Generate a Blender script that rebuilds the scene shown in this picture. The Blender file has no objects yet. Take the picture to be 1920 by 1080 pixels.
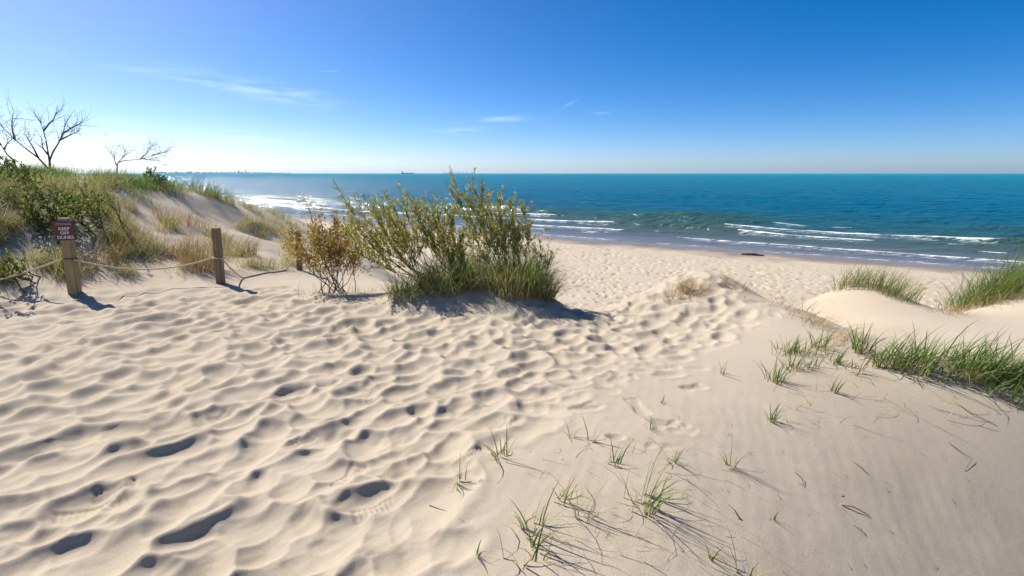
import bpy, math, random
import numpy as np
from mathutils import Vector

random.seed(7); rng = np.random.default_rng(7)
scene = bpy.context.scene
R = math.radians

# ------------------------------------------------------------------ camera
CAM_H = 1.6
FPX = 945.0                                   # focal length in pixels of a 1920 wide picture
PITCH = math.atan(215 / FPX)
cam = bpy.data.cameras.new('camera'); camo = bpy.data.objects.new('camera', cam)
scene.collection.objects.link(camo); scene.camera = camo
camo.location = (0, 0, CAM_H); camo.rotation_euler = (math.pi / 2 - PITCH, 0, 0)
cam.sensor_width = 36; cam.lens = 36 * FPX / 1920; cam.clip_start = 0.05; cam.clip_end = 90000

# ------------------------------------------------------------------ light
SUN_AZ, SUN_EL = R(-56), R(46)                # left of the view direction, above
sdir = Vector((math.sin(SUN_AZ) * math.cos(SUN_EL), math.cos(SUN_AZ) * math.cos(SUN_EL), math.sin(SUN_EL)))
sl = bpy.data.lights.new('sun', 'SUN'); so = bpy.data.objects.new('sun', sl)
scene.collection.objects.link(so)
sl.energy = 4.0; sl.angle = R(0.53); sl.color = (1.0, 0.945, 0.86)
so.rotation_euler = (-sdir).to_track_quat('-Z', 'Y').to_euler()
scene.view_settings.view_transform = 'Standard'; scene.view_settings.look = 'None'
scene.view_settings.gamma = 1; scene.view_settings.use_curve_mapping = False
scene.view_settings.exposure = 0.93

def ray(px, py):
    u = (px - 960) / FPX; v = (540 - py) / FPX
    return np.array([u, math.cos(PITCH) + v * math.sin(PITCH), -math.sin(PITCH) + v * math.cos(PITCH)])

world = bpy.data.worlds.new('World'); scene.world = world; world.use_nodes = True
nt = world.node_tree; nt.nodes.clear()
def N(t, kind, **kw):
    n = t.nodes.new(kind)
    for k, v in kw.items():
        if k.startswith('i_'):
            n.inputs[k[2:].replace('_', ' ')].default_value = v
        else: setattr(n, k, v)
    return n
def mth(t, op, a, b=None, c=None, clamp=False):
    n = t.nodes.new('ShaderNodeMath'); n.operation = op; n.use_clamp = clamp
    for i, v in enumerate((a, b, c)):
        if v is None: continue
        if isinstance(v, (int, float)): n.inputs[i].default_value = v
        else: t.links.new(v, n.inputs[i])
    return n.outputs[0]
def mixc(t, fac, a, b, blend='MIX'):
    n = t.nodes.new('ShaderNodeMix'); n.data_type = 'RGBA'; n.blend_type = blend
    for idx, v in ((0, fac), (6, a), (7, b)):
        if isinstance(v, (int, float)): n.inputs[idx].default_value = v
        elif isinstance(v, tuple): n.inputs[idx].default_value = (*v[:3], 1)
        else: t.links.new(v, n.inputs[idx])
    return n.outputs[2]
sky = N(nt, 'ShaderNodeTexSky', sky_type='NISHITA', sun_disc=False)
sky.sun_elevation = SUN_EL; sky.sun_rotation = SUN_AZ
sky.altitude = 0; sky.air_density = 0.5; sky.dust_density = 0.8; sky.ozone_density = 2
hs = N(nt, 'ShaderNodeHueSaturation'); hs.inputs['Saturation'].default_value = 1.5
nt.links.new(sky.outputs[0], hs.inputs['Color'])
skyb = mixc(nt, 1.0, hs.outputs[0], (.95, .97, 1.0), 'MULTIPLY')
tc = N(nt, 'ShaderNodeTexCoord'); sx = N(nt, 'ShaderNodeSeparateXYZ')
nt.links.new(tc.outputs['Generated'], sx.inputs[0])
az = mth(nt, 'ARCTAN2', sx.outputs[0], sx.outputs[1]); el = mth(nt, 'ARCSINE', sx.outputs[2])
cmb = N(nt, 'ShaderNodeCombineXYZ'); nt.links.new(az, cmb.inputs[0]); nt.links.new(el, cmb.inputs[1])
mp = N(nt, 'ShaderNodeMapping'); mp.inputs['Scale'].default_value = (9, 70, 1); mp.inputs['Rotation'].default_value = (0, 0, 0.10)
nt.links.new(cmb.outputs[0], mp.inputs[0])
cn = N(nt, 'ShaderNodeTexNoise'); cn.inputs['Scale'].default_value = 1.4; cn.inputs['Detail'].default_value = 6; cn.inputs['Distortion'].default_value = 0.8
nt.links.new(mp.outputs[0], cn.inputs['Vector'])
wisp = mth(nt, 'MULTIPLY_ADD', cn.outputs[0], 3.2, -1.25, clamp=True)
tot = None
# thin cirrus streaks: picture position, half length, half height, tilt, strength
for (px, py, L, h, tilt, k) in [(490, 170, .12, .014, -.13, .24), (260, 132, .09, .004, -.12, .15), (615, 134, .016, .0012, .06, .35),
                                (950, 223, .06, .005, .04, .22), (865, 244, .06, .004, .03, .2), (1065, 197, .02, .003, .55, .12),
                                (1130, 212, .02, .002, 0, .15), (360, 262, .17, .014, .03, .25)]:
    d = ray(px, py); d /= np.linalg.norm(d); a0, e0 = math.atan2(d[0], d[1]), math.asin(d[2])
    da = mth(nt, 'SUBTRACT', az, a0); de = mth(nt, 'SUBTRACT', el, e0)
    p = mth(nt, 'DIVIDE', da, L); q = mth(nt, 'DIVIDE', mth(nt, 'MULTIPLY_ADD', da, -tilt, de), h)
    rr = mth(nt, 'ADD', mth(nt, 'MULTIPLY', p, p), mth(nt, 'MULTIPLY', q, q))
    g = mth(nt, 'MULTIPLY', mth(nt, 'EXPONENT', mth(nt, 'MULTIPLY', rr, -1.0)), k)
    tot = g if tot is None else mth(nt, 'ADD', tot, g)
cl = mth(nt, 'MULTIPLY', tot, wisp, clamp=True)
skyc = mixc(nt, cl, skyb, (9.0, 9.4, 10.0))
bg = N(nt, 'ShaderNodeBackground'); bg.inputs['Strength'].default_value = 0.087
nt.links.new(skyc, bg.inputs['Color'])
wo = N(nt, 'ShaderNodeOutputWorld'); nt.links.new(bg.outputs[0], wo.inputs['Surface'])

# ------------------------------------------------------------------ helpers
def tag(o, label=None, cat=None, group=None, kind=None):
    if label: o['label'] = label
    if cat: o['category'] = cat
    if group: o['group'] = group
    if kind: o['kind'] = kind
    return o
def link(o, parent=None):
    scene.collection.objects.link(o)
    if parent: o.parent = parent
    return o
def empty(name, loc, rz=0):
    o = bpy.data.objects.new(name, None); o.location = loc; o.rotation_euler = (0, 0, rz); o.empty_display_size = .1
    return link(o)
def np_mesh(name, V, Q=None, T=None, attrs=None, smooth=True):
    """mesh from numpy arrays: V (n,3), quads Q (m,4), triangles T (k,3), float point attributes"""
    me = bpy.data.meshes.new(name)
    V = np.asarray(V, dtype=np.float32)
    nq = 0 if Q is None else len(Q); ntri = 0 if T is None else len(T)
    me.vertices.add(len(V)); me.vertices.foreach_set('co', V.ravel())
    loops = []
    if nq: loops.append(np.asarray(Q, np.int32).ravel())
    if ntri: loops.append(np.asarray(T, np.int32).ravel())
    loops = np.concatenate(loops)
    me.loops.add(len(loops)); me.loops.foreach_set('vertex_index', loops)
    me.polygons.add(nq + ntri)
    st = np.concatenate([np.arange(nq) * 4, nq * 4 + np.arange(ntri) * 3]).astype(np.int32)
    me.polygons.foreach_set('loop_start', st)
    me.polygons.foreach_set('use_smooth', np.full(nq + ntri, smooth))
    for k, a in (attrs or {}).items():
        at_ = me.attributes.new(k, 'FLOAT', 'POINT'); at_.data.foreach_set('value', np.asarray(a, np.float32).ravel())
    me.update(calc_edges=True); me.validate()
    return me
def mobj(name, me, mat, parent=None):
    o = bpy.data.objects.new(name, me); me.materials.append(mat)
    return link(o, parent)
_tab = np.random.default_rng(3).random((256, 256))
def vnoise(x, y):
    xi = np.floor(x).astype(np.int64); yi = np.floor(y).astype(np.int64)
    fx = x - xi; fy = y - yi
    fx = fx * fx * fx * (fx * (fx * 6 - 15) + 10); fy = fy * fy * fy * (fy * (fy * 6 - 15) + 10)
    a = _tab[xi & 255, yi & 255]; b = _tab[(xi + 1) & 255, yi & 255]
    c = _tab[xi & 255, (yi + 1) & 255]; d = _tab[(xi + 1) & 255, (yi + 1) & 255]
    return (a * (1 - fx) + b * fx) * (1 - fy) + (c * (1 - fx) + d * fx) * fy - .5
def fbm(x, y, o=4):
    s = 0; a = 1.
    for i in range(o):
        s = s + a * vnoise(x * 2 ** i + 17.3 * i, y * 2 ** i + 5.1 * i); a *= .5
    return s
def sstep(x, a, b):
    t = np.clip((x - a) / (b - a), 0, 1); return t * t * (3 - 2 * t)

# ------------------------------------------------------------------ materials
def new_mat(name):
    m = bpy.data.materials.new(name); m.use_nodes = True; t = m.node_tree; t.nodes.clear()
    out = t.nodes.new('ShaderNodeOutputMaterial'); return m, t, out
def noise(t, vec, scale, detail=3, rough=.5, dist=0):
    n = t.nodes.new('ShaderNodeTexNoise'); n.inputs['Scale'].default_value = scale; n.inputs['Detail'].default_value = detail
    n.inputs['Roughness'].default_value = rough; n.inputs['Distortion'].default_value = dist
    if vec is not None: t.links.new(vec, n.inputs['Vector'])
    return n.outputs[0]
def bump(t, h, strength, dist, prev=None):
    b = t.nodes.new('ShaderNodeBump'); b.inputs['Strength'].default_value = strength; b.inputs['Distance'].default_value = dist
    t.links.new(h, b.inputs['Height'])
    if prev is not None: t.links.new(prev, b.inputs['Normal'])
    return b.outputs[0]
def ramp(t, fac, stops):
    r = t.nodes.new('ShaderNodeValToRGB'); e = r.color_ramp.elements
    while len(e) > 1: e.remove(e[-1])
    e[0].position = stops[0][0]; e[0].color = (*stops[0][1], 1)
    for p, c in stops[1:]:
        k = e.new(p); k.color = (*c, 1)
    t.links.new(fac, r.inputs[0]); return r.outputs[0]

def mat_sand():
    m, t, out = new_mat('sand')
    g = t.nodes.new('ShaderNodeNewGeometry'); pos = g.outputs['Position']
    sp = t.nodes.new('ShaderNodeSeparateXYZ'); t.links.new(pos, sp.inputs[0])
    n1 = noise(t, pos, .9, 4); n2 = noise(t, pos, 260, 2, .7); n3 = noise(t, pos, 14, 3)
    c = ramp(t, n1, [(.3, (.500, .422, .318)), (.7, (.550, .468, .360))])
    c = mixc(t, mth(t, 'MULTIPLY_ADD', n2, 2.6, -1.0, clamp=True), mixc(t, 1.0, c, (.74, .73, .72), 'MULTIPLY'), c)
    c = mixc(t, mth(t, 'MULTIPLY_ADD', n3, .5, -.12, clamp=True), c, mixc(t, 1.0, c, (.86, .85, .86), 'MULTIPLY'))
    # wet strip along the lake
    wz = mth(t, 'MULTIPLY_ADD', noise(t, pos, .35, 3), .10, sp.outputs[2])
    wet = t.nodes.new('ShaderNodeMapRange'); wet.inputs[1].default_value = -4.255; wet.inputs[2].default_value = -4.31
    t.links.new(wz, wet.inputs[0])
    c = mixc(t, wet.outputs[0], c, (.215, .160, .110))
    p = t.nodes.new('ShaderNodeBsdfPrincipled'); t.links.new(c, p.inputs['Base Color'])
    rg = t.nodes.new('ShaderNodeMapRange'); rg.inputs[3].default_value = .95; rg.inputs[4].default_value = .28
    t.links.new(wet.outputs[0], rg.inputs[0]); t.links.new(rg.outputs[0], p.inputs['Roughness'])
    p.inputs['Specular IOR Level'].default_value = .25
    b = bump(t, n2, .9, .004); b = bump(t, noise(t, pos, 45, 3), .25, .006, b)
    t.links.new(b, p.inputs['Normal']); t.links.new(p.outputs[0], out.inputs[0]); return m

def mat_leafy(name, stops, transl=.35, rough=.55, base_dark=None):
    """thin plant tissue; attribute tint picks the colour, attribute along runs 0 (base) to 1 (tip)"""
    m, t, out = new_mat(name)
    a = t.nodes.new('ShaderNodeAttribute'); a.attribute_name = 'tint'
    c = ramp(t, a.outputs['Fac'], stops)
    if base_dark:
        al = t.nodes.new('ShaderNodeAttribute'); al.attribute_name = 'along'
        k = t.nodes.new('ShaderNodeMapRange'); k.inputs[1].default_value = .28; k.inputs[2].default_value = 0.0
        t.links.new(al.outputs['Fac'], k.inputs[0]); c = mixc(t, k.outputs[0], c, base_dark)
    p = t.nodes.new('ShaderNodeBsdfPrincipled'); t.links.new(c, p.inputs['Base Color']); p.inputs['Roughness'].default_value = rough
    p.inputs['Specular IOR Level'].default_value = .35
    tr = t.nodes.new('ShaderNodeBsdfTranslucent'); t.links.new(c, tr.inputs['Color'])
    mx = t.nodes.new('ShaderNodeMixShader'); mx.inputs[0].default_value = transl
    t.links.new(p.outputs[0], mx.inputs[1]); t.links.new(tr.outputs[0], mx.inputs[2]); t.links.new(mx.outputs[0], out.inputs[0]); return m

def mat_wood(name, c0, c1, scale=(40, 40, 2.5), rough=.85):
    m, t, out = new_mat(name)
    tcn = t.nodes.new('ShaderNodeTexCoord'); mpn = t.nodes.new('ShaderNodeMapping'); mpn.inputs['Scale'].default_value = scale
    t.links.new(tcn.outputs['Object'], mpn.inputs[0])
    n = noise(t, mpn.outputs[0], 1.0, 5, .6, .6); n2 = noise(t, tcn.outputs['Object'], 5, 2)
    c = ramp(t, n, [(.3, c0), (.65, c1)])
    c = mixc(t, mth(t, 'MULTIPLY', n2, .5), c, tuple(x * .6 for x in c0))
    p = t.nodes.new('ShaderNodeBsdfPrincipled'); t.links.new(c, p.inputs['Base Color']); p.inputs['Roughness'].default_value = rough
    t.links.new(bump(t, n, .5, .004), p.inputs['Normal']); t.links.new(p.outputs[0], out.inputs[0]); return m
def mat_plain(name, c, rough=.7, nscale=20, var=.15):
    m, t, out = new_mat(name)
    tcn = t.nodes.new('ShaderNodeTexCoord'); n = noise(t, tcn.outputs['Object'], nscale, 3)
    cc = mixc(t, n, tuple(x * (1 - var) for x in c), tuple(min(1, x * (1 + var)) for x in c))
    p = t.nodes.new('ShaderNodeBsdfPrincipled'); t.links.new(cc, p.inputs['Base Color']); p.inputs['Roughness'].default_value = rough
    t.links.new(p.outputs[0], out.inputs[0]); return m

def mat_water():
    m, t, out = new_mat('lake_water')
    g = t.nodes.new('ShaderNodeNewGeometry'); pos = g.outputs['Position']
    fo = t.nodes.new('ShaderNodeAttribute'); fo.attribute_name = 'foam'
    sh = t.nodes.new('ShaderNodeAttribute'); sh.attribute_name = 'offshore'
    c = ramp(t, sh.outputs['Fac'], [(0, (.16, .145, .135)), (.10, (.075, .105, .095)), (.22, (.016, .090, .115)), (.42, (.004, .100, .172)), (.8, (.0, .145, .225)), (1, (.0, .225, .290))])
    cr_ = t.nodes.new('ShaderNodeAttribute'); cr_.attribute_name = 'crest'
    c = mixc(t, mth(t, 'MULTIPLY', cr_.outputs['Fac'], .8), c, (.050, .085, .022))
    mpn = t.nodes.new('ShaderNodeMapping'); mpn.inputs['Rotation'].default_value = (0, 0, math.atan2(.557, .83)); mpn.inputs['Scale'].default_value = (.30, 1, 1)
    t.links.new(pos, mpn.inputs[0])
    w1 = noise(t, mpn.outputs[0], .9, 4, .6, .4); w2 = noise(t, mpn.outputs[0], .22, 3, .55, .3); w3 = noise(t, mpn.outputs[0], 5, 3, .6)
    fn = noise(t, mpn.outputs[0], 3.2, 6, .75, .6)
    fm = mth(t, 'MULTIPLY', mth(t, 'ADD', fo.outputs['Fac'], mth(t, 'MULTIPLY_ADD', fn, 1.8, -1.2)), 2.4, clamp=True)
    fm = mth(t, 'MULTIPLY', fm, mth(t, 'GREATER_THAN', fo.outputs['Fac'], .03))
    df = t.nodes.new('ShaderNodeBsdfDiffuse'); t.links.new(mixc(t, fm, c, (.82, .83, .83)), df.inputs['Color'])
    gl = t.nodes.new('ShaderNodeBsdfGlossy'); gl.inputs['Roughness'].default_value = .14
    calm = t.nodes.new('ShaderNodeMapRange'); calm.inputs[1].default_value = .02; calm.inputs[2].default_value = .2
    calm.inputs[3].default_value = .15; calm.inputs[4].default_value = 1.0
    t.links.new(sh.outputs['Fac'], calm.inputs[0])
    film = t.nodes.new('ShaderNodeMapRange'); film.inputs[1].default_value = .03; film.inputs[2].default_value = .22
    film.inputs[3].default_value = .38; film.inputs[4].default_value = .22
    t.links.new(sh.outputs['Fac'], film.inputs[0])
    b = bump(t, mth(t, 'MULTIPLY', w2, calm.outputs[0]), 1.0, 1.6)
    b = bump(t, mth(t, 'MULTIPLY', w1, calm.outputs[0]), 1.0, .8, b)
    b = bump(t, mth(t, 'MULTIPLY', w3, calm.outputs[0]), .7, .10, b)
    t.links.new(b, df.inputs['Normal']); t.links.new(b, gl.inputs['Normal'])
    mx = t.nodes.new('ShaderNodeMixShader'); t.links.new(mth(t, 'MULTIPLY', film.outputs[0], mth(t, 'SUBTRACT', 1.0, fm)), mx.inputs[0])
    t.links.new(df.outputs[0], mx.inputs[1]); t.links.new(gl.outputs[0], mx.inputs[2]); t.links.new(mx.outputs[0], out.inputs[0]); return m

M = {}
M['sand'] = mat_sand(); M['water'] = mat_water()
M['grass'] = mat_leafy('green_grass', [(0, (.060, .160, .026)), (.45, (.125, .225, .035)), (.72, (.20, .24, .05)), (.88, (.38, .30, .12)), (1, (.52, .42, .22))], .42, .45, (.36, .29, .13))
M['straw'] = mat_leafy('dry_grass', [(0, (.10, .11, .03)), (.25, (.21, .15, .05)), (.6, (.34, .20, .07)), (1, (.46, .34, .17))], .3, .7)
M['leaf'] = mat_leafy('willow_leaf', [(0, (.15, .20, .025)), (.45, (.28, .30, .045)), (.75, (.44, .36, .09)), (1, (.60, .48, .27))], .55, .5)
M['orange_leaf'] = mat_leafy('orange_leaf', [(0, (.15, .19, .03)), (.3, (.33, .26, .05)), (.7, (.48, .28, .08)), (1, (.58, .38, .18))], .5, .6)
M['bush_leaf'] = mat_leafy('bush_leaf', [(0, (.035, .07, .014)), (.5, (.085, .14, .02)), (.85, (.23, .27, .04)), (1, (.38, .35, .08))], .45, .45)
M['bark'] = mat_wood('bark', (.045, .033, .026), (.10, .08, .065))
M['twig'] = mat_wood('twig_bark', (.07, .045, .03), (.14, .095, .06))
M['post'] = mat_wood('weathered_post', (.24, .175, .085), (.44, .335, .17))
M['post_grey'] = mat_wood('dark_weathered_post', (.16, .115, .07), (.32, .235, .14))
M['drift'] = mat_wood('driftwood', (.05, .038, .03), (.11, .085, .065), (3, 30, 30))
M['rope'] = mat_plain('rope', (.56, .48, .34), .9, 90, .3)
M['maroon'] = mat_plain('maroon_board', (.085, .018, .018), .45, 8, .12)
M['white'] = mat_plain('white_lettering', (.80, .78, .75), .5)
M['wire'] = mat_plain('dark_wire', (.03, .03, .03), .5)
M['steel'] = mat_plain('ship_paint', (.07, .075, .085), .6)
M['concrete'] = mat_plain('far_concrete', (.11, .125, .145), .8)
M['straw_debris'] = mat_plain('beach_debris', (.14, .10, .06), .9)

# ------------------------------------------------------------------ terrain: heights
P0 = np.array([10.5, 45.6]); NS = np.array([.557, .8305]); TS = np.array([.8305, -.557])   # shoreline, offshore normal, alongshore
WATER_Z = -4.4
def onz(px, py, z=0.):
    r = ray(px, py); k = (z - CAM_H) / r[2]; return (r[0] * k, r[1] * k, z)
def aty(px, py, Y):
    r = ray(px, py); k = Y / r[1]; return (r[0] * k, Y, CAM_H + r[2] * k)
CP = [(x, y, 0.) for x in (-8, -5.5, -3, -1, .4) for y in (0, 1.7, 3.4, 5.0)]
CP += [(-10, -4, .2), (-4, -6, .1), (2, -5, -.2), (7, -4, -.5), (-10, 2, .15), (-14, 3, .5), (-14, -6, .8), (8, -10, 0), (0, -14, .5), (-20, -14, 1.2), (18, -12, .2)]
CP += [(-6.0, 6.4, .02), (-4.4, 6.9, .0), (-2.6, 6.4, 0), (-1.2, 5.6, 0), (.5, 5.7, -.02), (1.1, 5.7, -.06)]
# near dune on the right: crest line, bare flank falling to the lower right, bowl behind
CP += [(1.75, 6.6, .03), (2.3, 7.1, .15), (2.97, 7.2, .19), (3.2, 6.3, .05), (3.38, 5.6, .06), (3.35, 4.8, .06), (3.3, 4.1, .10), (3.9, 3.85, .10), (5.2, 3.6, .05), (7, 3.2, 0),
       (1.2, 3.3, .0), (1.6, 4.5, .0), (2.2, 5.6, .02), (1.1, 2.4, -.03), (.75, 1.7, -.05), (1.7, 1.7, -.34), (2.3, 2.4, -.36), (2.6, 3.3, -.12), (2.4, 1.4, -.72), (3.4, 2.2, -.80), (4.4, 2.6, -.70), (1.2, .6, -.40), (3, .2, -1.15), (5.5, 1.2, -1.15)]
CP += [(4.35, 5.6, -.5), (4.3, 7.2, -.75), (5.0, 6.8, -.72), (5.9, 7.4, -.74), (5.0, 4.9, -.42), (7.3, 6.5, -.6), (6.4, 5.0, -.45),
       (6.3, 9.0, -.72), (6.6, 9.9, -.66), (7.2, 10.0, -.58), (7.7, 9.6, -.75), (8.1, 9.4, -1.15), (8.4, 10.5, -1.5), aty(1765, 583, 8.8), aty(1840, 556, 9.2), aty(1920, 536, 9.3), aty(2050, 505, 9.3), (13, 8, -.1), (9.5, 7.0, -.5), (12, 5, -.3), (18, 5, 0), (25, 3, .3), (15, 0, .2),
       (5.0, 9.2, -1.5), (3.4, 9.0, -1.2), (4.4, 11.5, -2.4), (6.5, 12.0, -2.2), (8.5, 12.5, -2.9), (10.5, 11.0, -1.9), (14, 11, -2.2), (20, 9, -2.4), (9, 16, -4.4), (15, 15.5, -4.4), (22, 13, -4.4), (5, 15.5, -4.2)]
# fall from the path to the beach
CP += [(1.35, 7.4, -.55), (.3, 8.2, -.5), (-1.2, 7.9, -.25), (1.6, 9.5, -1.4), (-.4, 10.5, -1.2), (1.8, 12.5, -2.6), (-1.6, 13.5, -2.2), (2, 16.5, -4.0), (-3, 18, -3.4), (2.5, 21, -5.2), (-4.5, 24, -4.6), (-2, 28, -6)]
# dune on the left
CP += [aty(0, 470, 7.3), aty(150, 470, 7.7), aty(300, 480, 8.1), aty(0, 400, 8.0), aty(150, 405, 8.8), aty(300, 430, 9.5), aty(420, 465, 9.4), aty(480, 500, 8.7),
       aty(0, 354, 8.9), aty(110, 348, 9.9), aty(220, 349, 11.2), aty(330, 349, 13.0), aty(400, 363, 14.4), aty(470, 385, 16), aty(540, 410, 17.6), aty(600, 433, 19.4), aty(635, 447, 20.8),
       aty(250, 366, 10.7), aty(350, 386, 12), aty(300, 392, 10.9), aty(400, 425, 11.2), aty(450, 425, 13), aty(520, 455, 12.6), aty(500, 470, 10.8), aty(560, 497, 10), aty(620, 508, 10), aty(570, 450, 15.5), aty(640, 480, 13.5), aty(690, 490, 14.5), aty(-150, 345, 8.6), aty(-300, 430, 7.0)]
CP += [(-12.5, 9, 1.6), (-12, 13, 1.2), (-13, 17, .6), (-20, 12, 1.6), (-26, 18, 1.8), (-16, 21, 0), (-11.5, 23.5, -1.2), (-9.2, 25.5, -2.2), (-8, 30, -4.6), (-15, 30, -2.8), (-24, 32, -2), (-14, 38, -6), (-26, 42, -6), (-32, 26, 1.2), (-30, 4, 1.2)]
CP = np.array(CP)
def tps_fit(C):
    n = len(C); d = np.hypot(C[:, None, 0] - C[None, :, 0], C[:, None, 1] - C[None, :, 1])
    K = np.where(d > 0, d * d * np.log(d + 1e-12), 0) + np.eye(n) * .02
    Pm = np.c_[np.ones(n), C[:, :2]]
    A = np.block([[K, Pm], [Pm.T, np.zeros((3, 3))]])
    return np.linalg.solve(A, np.r_[C[:, 2], 0, 0, 0])
W = tps_fit(CP)
def tps(x, y):
    s = W[-3] + W[-2] * x + W[-1] * y
    for (cx, cy, _), w in zip(CP, W[:-3]):
        d2 = (x - cx) ** 2 + (y - cy) ** 2
        s = s + w * .5 * d2 * np.log(d2 + 1e-9)
    return s
def base_height(x, y):
    s = (x - P0[0]) * NS[0] + (y - P0[1]) * NS[1]
    r = np.hypot(x, y)
    near = r < 62
    dn = np.full(x.shape, -8.0)
    dn[near] = tps(x[near], y[near])
    dn = dn + .34 * np.exp(-(((x + .80) / .75) ** 2 + ((y - 6.45) / .55) ** 2)) + .30 * np.exp(-(((x - .12) / .48) ** 2 + ((y - 6.25) / .50) ** 2))
    far = 2.2 * sstep(s, -33, -46) - 8 * sstep(s, -46, -30) + 1.2 * fbm(x * .05, y * .05, 3) * sstep(s, -30, -40)
    k = sstep(r, 32, 60); dn = dn * (1 - k) + far * k
    beach = np.where(s < 0, WATER_Z - s * .020, WATER_Z - s * .03)
    beach = np.clip(beach, -13, -3.3) + .05 * fbm(x * .25, y * .25, 3) * sstep(s, 0, -6)
    kk = .5
    h = np.clip(.5 + .5 * (dn - beach) / kk, 0, 1)
    return beach * (1 - h) + dn * h + kk * h * (1 - h), s

cols = np.concatenate([np.arange(-180, -58, 3.), np.arange(-58, 58, .15), np.arange(58, 180, 3.)]) * math.pi / 180
rows = np.concatenate([.25 * 1.06 ** np.arange(0, 28), np.exp(np.arange(math.log(1.28), math.log(4), .0035)), np.exp(np.arange(math.log(4), math.log(45), .005)), np.exp(np.arange(math.log(45), math.log(4000), .08))])
nr, nc = len(rows), len(cols)
X = rows[:, None] * np.sin(cols)[None, :]; Y = rows[:, None] * np.cos(cols)[None, :]
Z, S = base_height(X, Y)

# trampled sand: bowls of old footprints, cut with min() so that sharp ridges stay between them
def path_mask(x, y):
    xb = np.interp(y, [1.0, 1.7, 2.4, 3.0, 3.5, 4.0, 4.7, 5.2, 7.6], [-.45, -.28, -.08, .22, .75, 1.4, 2.3, 3.0, 3.0])
    m = sstep(xb - x, -.05, .45)
    fy = np.interp(x, [-9, -6, -4.4, -3.4, -2.4, -1.6, -.2, .5, 1.2, 3], [6.4, 6.5, 6.95, 7.4, 6.5, 5.9, 5.75, 6.0, 7.5, 7.2])
    return m * sstep(fy - y, -.1, .5)
NEARM = (rows < 60)
ni = int(NEARM.sum())
wx = X[:ni] + .07 * fbm(X[:ni] * 3.1, Y[:ni] * 3.1, 3) + .018 * fbm(X[:ni] * 9, Y[:ni] * 9, 2)
wy = Y[:ni] + .07 * fbm(X[:ni] * 3.1 + 40, Y[:ni] * 3.1 + 9, 3) + .018 * fbm(X[:ni] * 9 + 7, Y[:ni] * 9 + 3, 2)
pit = np.zeros((ni, nc)); rimA = np.zeros((ni, nc))
def sl(x, y, rad):
    r = math.hypot(x, y); a = math.atan2(x, y); da = rad / max(r, .3)
    i0, i1 = np.searchsorted(rows[:ni], [r - rad, r + rad]); j0, j1 = np.searchsorted(cols, [a - da, a + da])
    return slice(i0, i1), slice(j0, j1)
def bowl(x, y, a, b, ang, D, steep=1.0):
    w = sl(x, y, max(a, b) * 1.7 + .1)
    dx = wx[w] - x; dy = wy[w] - y; c, s_ = math.cos(ang), math.sin(ang)
    p = (dx * c + dy * s_) / a; q = (-dx * s_ + dy * c) / b
    q = q * (1 + .12 * np.clip(q, -1, 1))                    # steeper on one side
    e = p * p + q * q
    h = -D * (1 - e) * np.where(e < 1, 1, .0)
    rim = .30 * D * np.exp(-((np.sqrt(e) - 1.12) / .22) ** 2)
    pit[w] = np.minimum(pit[w], h); rimA[w] = np.maximum(rimA[w], rim)
U = np.array([math.cos(R(47)), math.sin(R(47))]); Vv = np.array([-U[1], U[0]])
pts = []
for i in range(-62, 84):
    for j in range(-68, 80):
        c = U * (i + .5 * (j & 1) + random.uniform(-.4, .4)) * .225 + Vv * (j + random.uniform(-.42, .42)) * .178
        pts.append(c)
pts = np.array(pts); pm = path_mask(pts[:, 0], pts[:, 1])
for (x, y), k in zip(pts, pm):
    if k < .12 or y < -1 or random.random() < .10: continue
    right = sstep(np.array(x), -.6, .8)
    ang = R(47) + random.gauss(0, .45) - right * .5 + (random.gauss(0, .5) * right)
    sc = random.uniform(.7, 1.4) * (1 - .18 * right)
    far = sstep(np.array(y), 3.0, 6.0)
    b_ = .104 * sc * random.uniform(.8, 1.2); D = b_ * random.uniform(.32, .44) * (.35 + .65 * k) * (1 + .2 * far)
    bowl(x, y, .142 * sc * random.uniform(.75, 1.5), b_, ang, D)
big = pit; pit = np.zeros((ni, nc))
sm = rng.uniform([-9, .6], [3.4, 7.6], (2600, 2)); smk = path_mask(sm[:, 0], sm[:, 1])
for (x, y), k in zip(sm, smk):
    if k > .15:
        b_ = random.uniform(.045, .085); bowl(x, y, b_ * random.uniform(1, 1.9), b_, R(47) + random.gauss(0, .8), b_ * random.uniform(.16, .34) * k)
pit = big + .8 * pit
# sparse prints on the smooth sand right of the path
for (px, py, a, b, an, D) in [(1095, 765, .13, .05, .5, .018), (1195, 765, .05, .15, .1, .012), (1235, 790, .09, .05, .2, .022), (1262, 800, .10, .045, .5, .018), (1280, 806, .07, .05, .1, .014), (1215, 838, .07, .04, .6, .016), (1245, 840, .10, .05, .1, .012), (1300, 725, .13, .05, .3, .016), (1255, 705, .14, .06, .2, .03),
                              (1235, 690, .13, .055, .1, .02), (1310, 690, .12, .05, .2, .02), (1160, 722, .09, .045, .1, .015), (1115, 695, .16, .09, .6, .05), (1045, 700, .15, .09, .7, .05), (985, 805, .24, .12, .5, .040), (860, 800, .17, .13, .6, .045),
                              (795, 950, .26, .16, .9, .055), (740, 1010, .22, .14, .8, .045), (600, 1000, .26, .17, .7, .055), (1150, 820, .06, .05, 0, .03)]:
    x, y, _ = onz(px, py, 0); bowl(x, y, a, b, an, D * .68)
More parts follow.
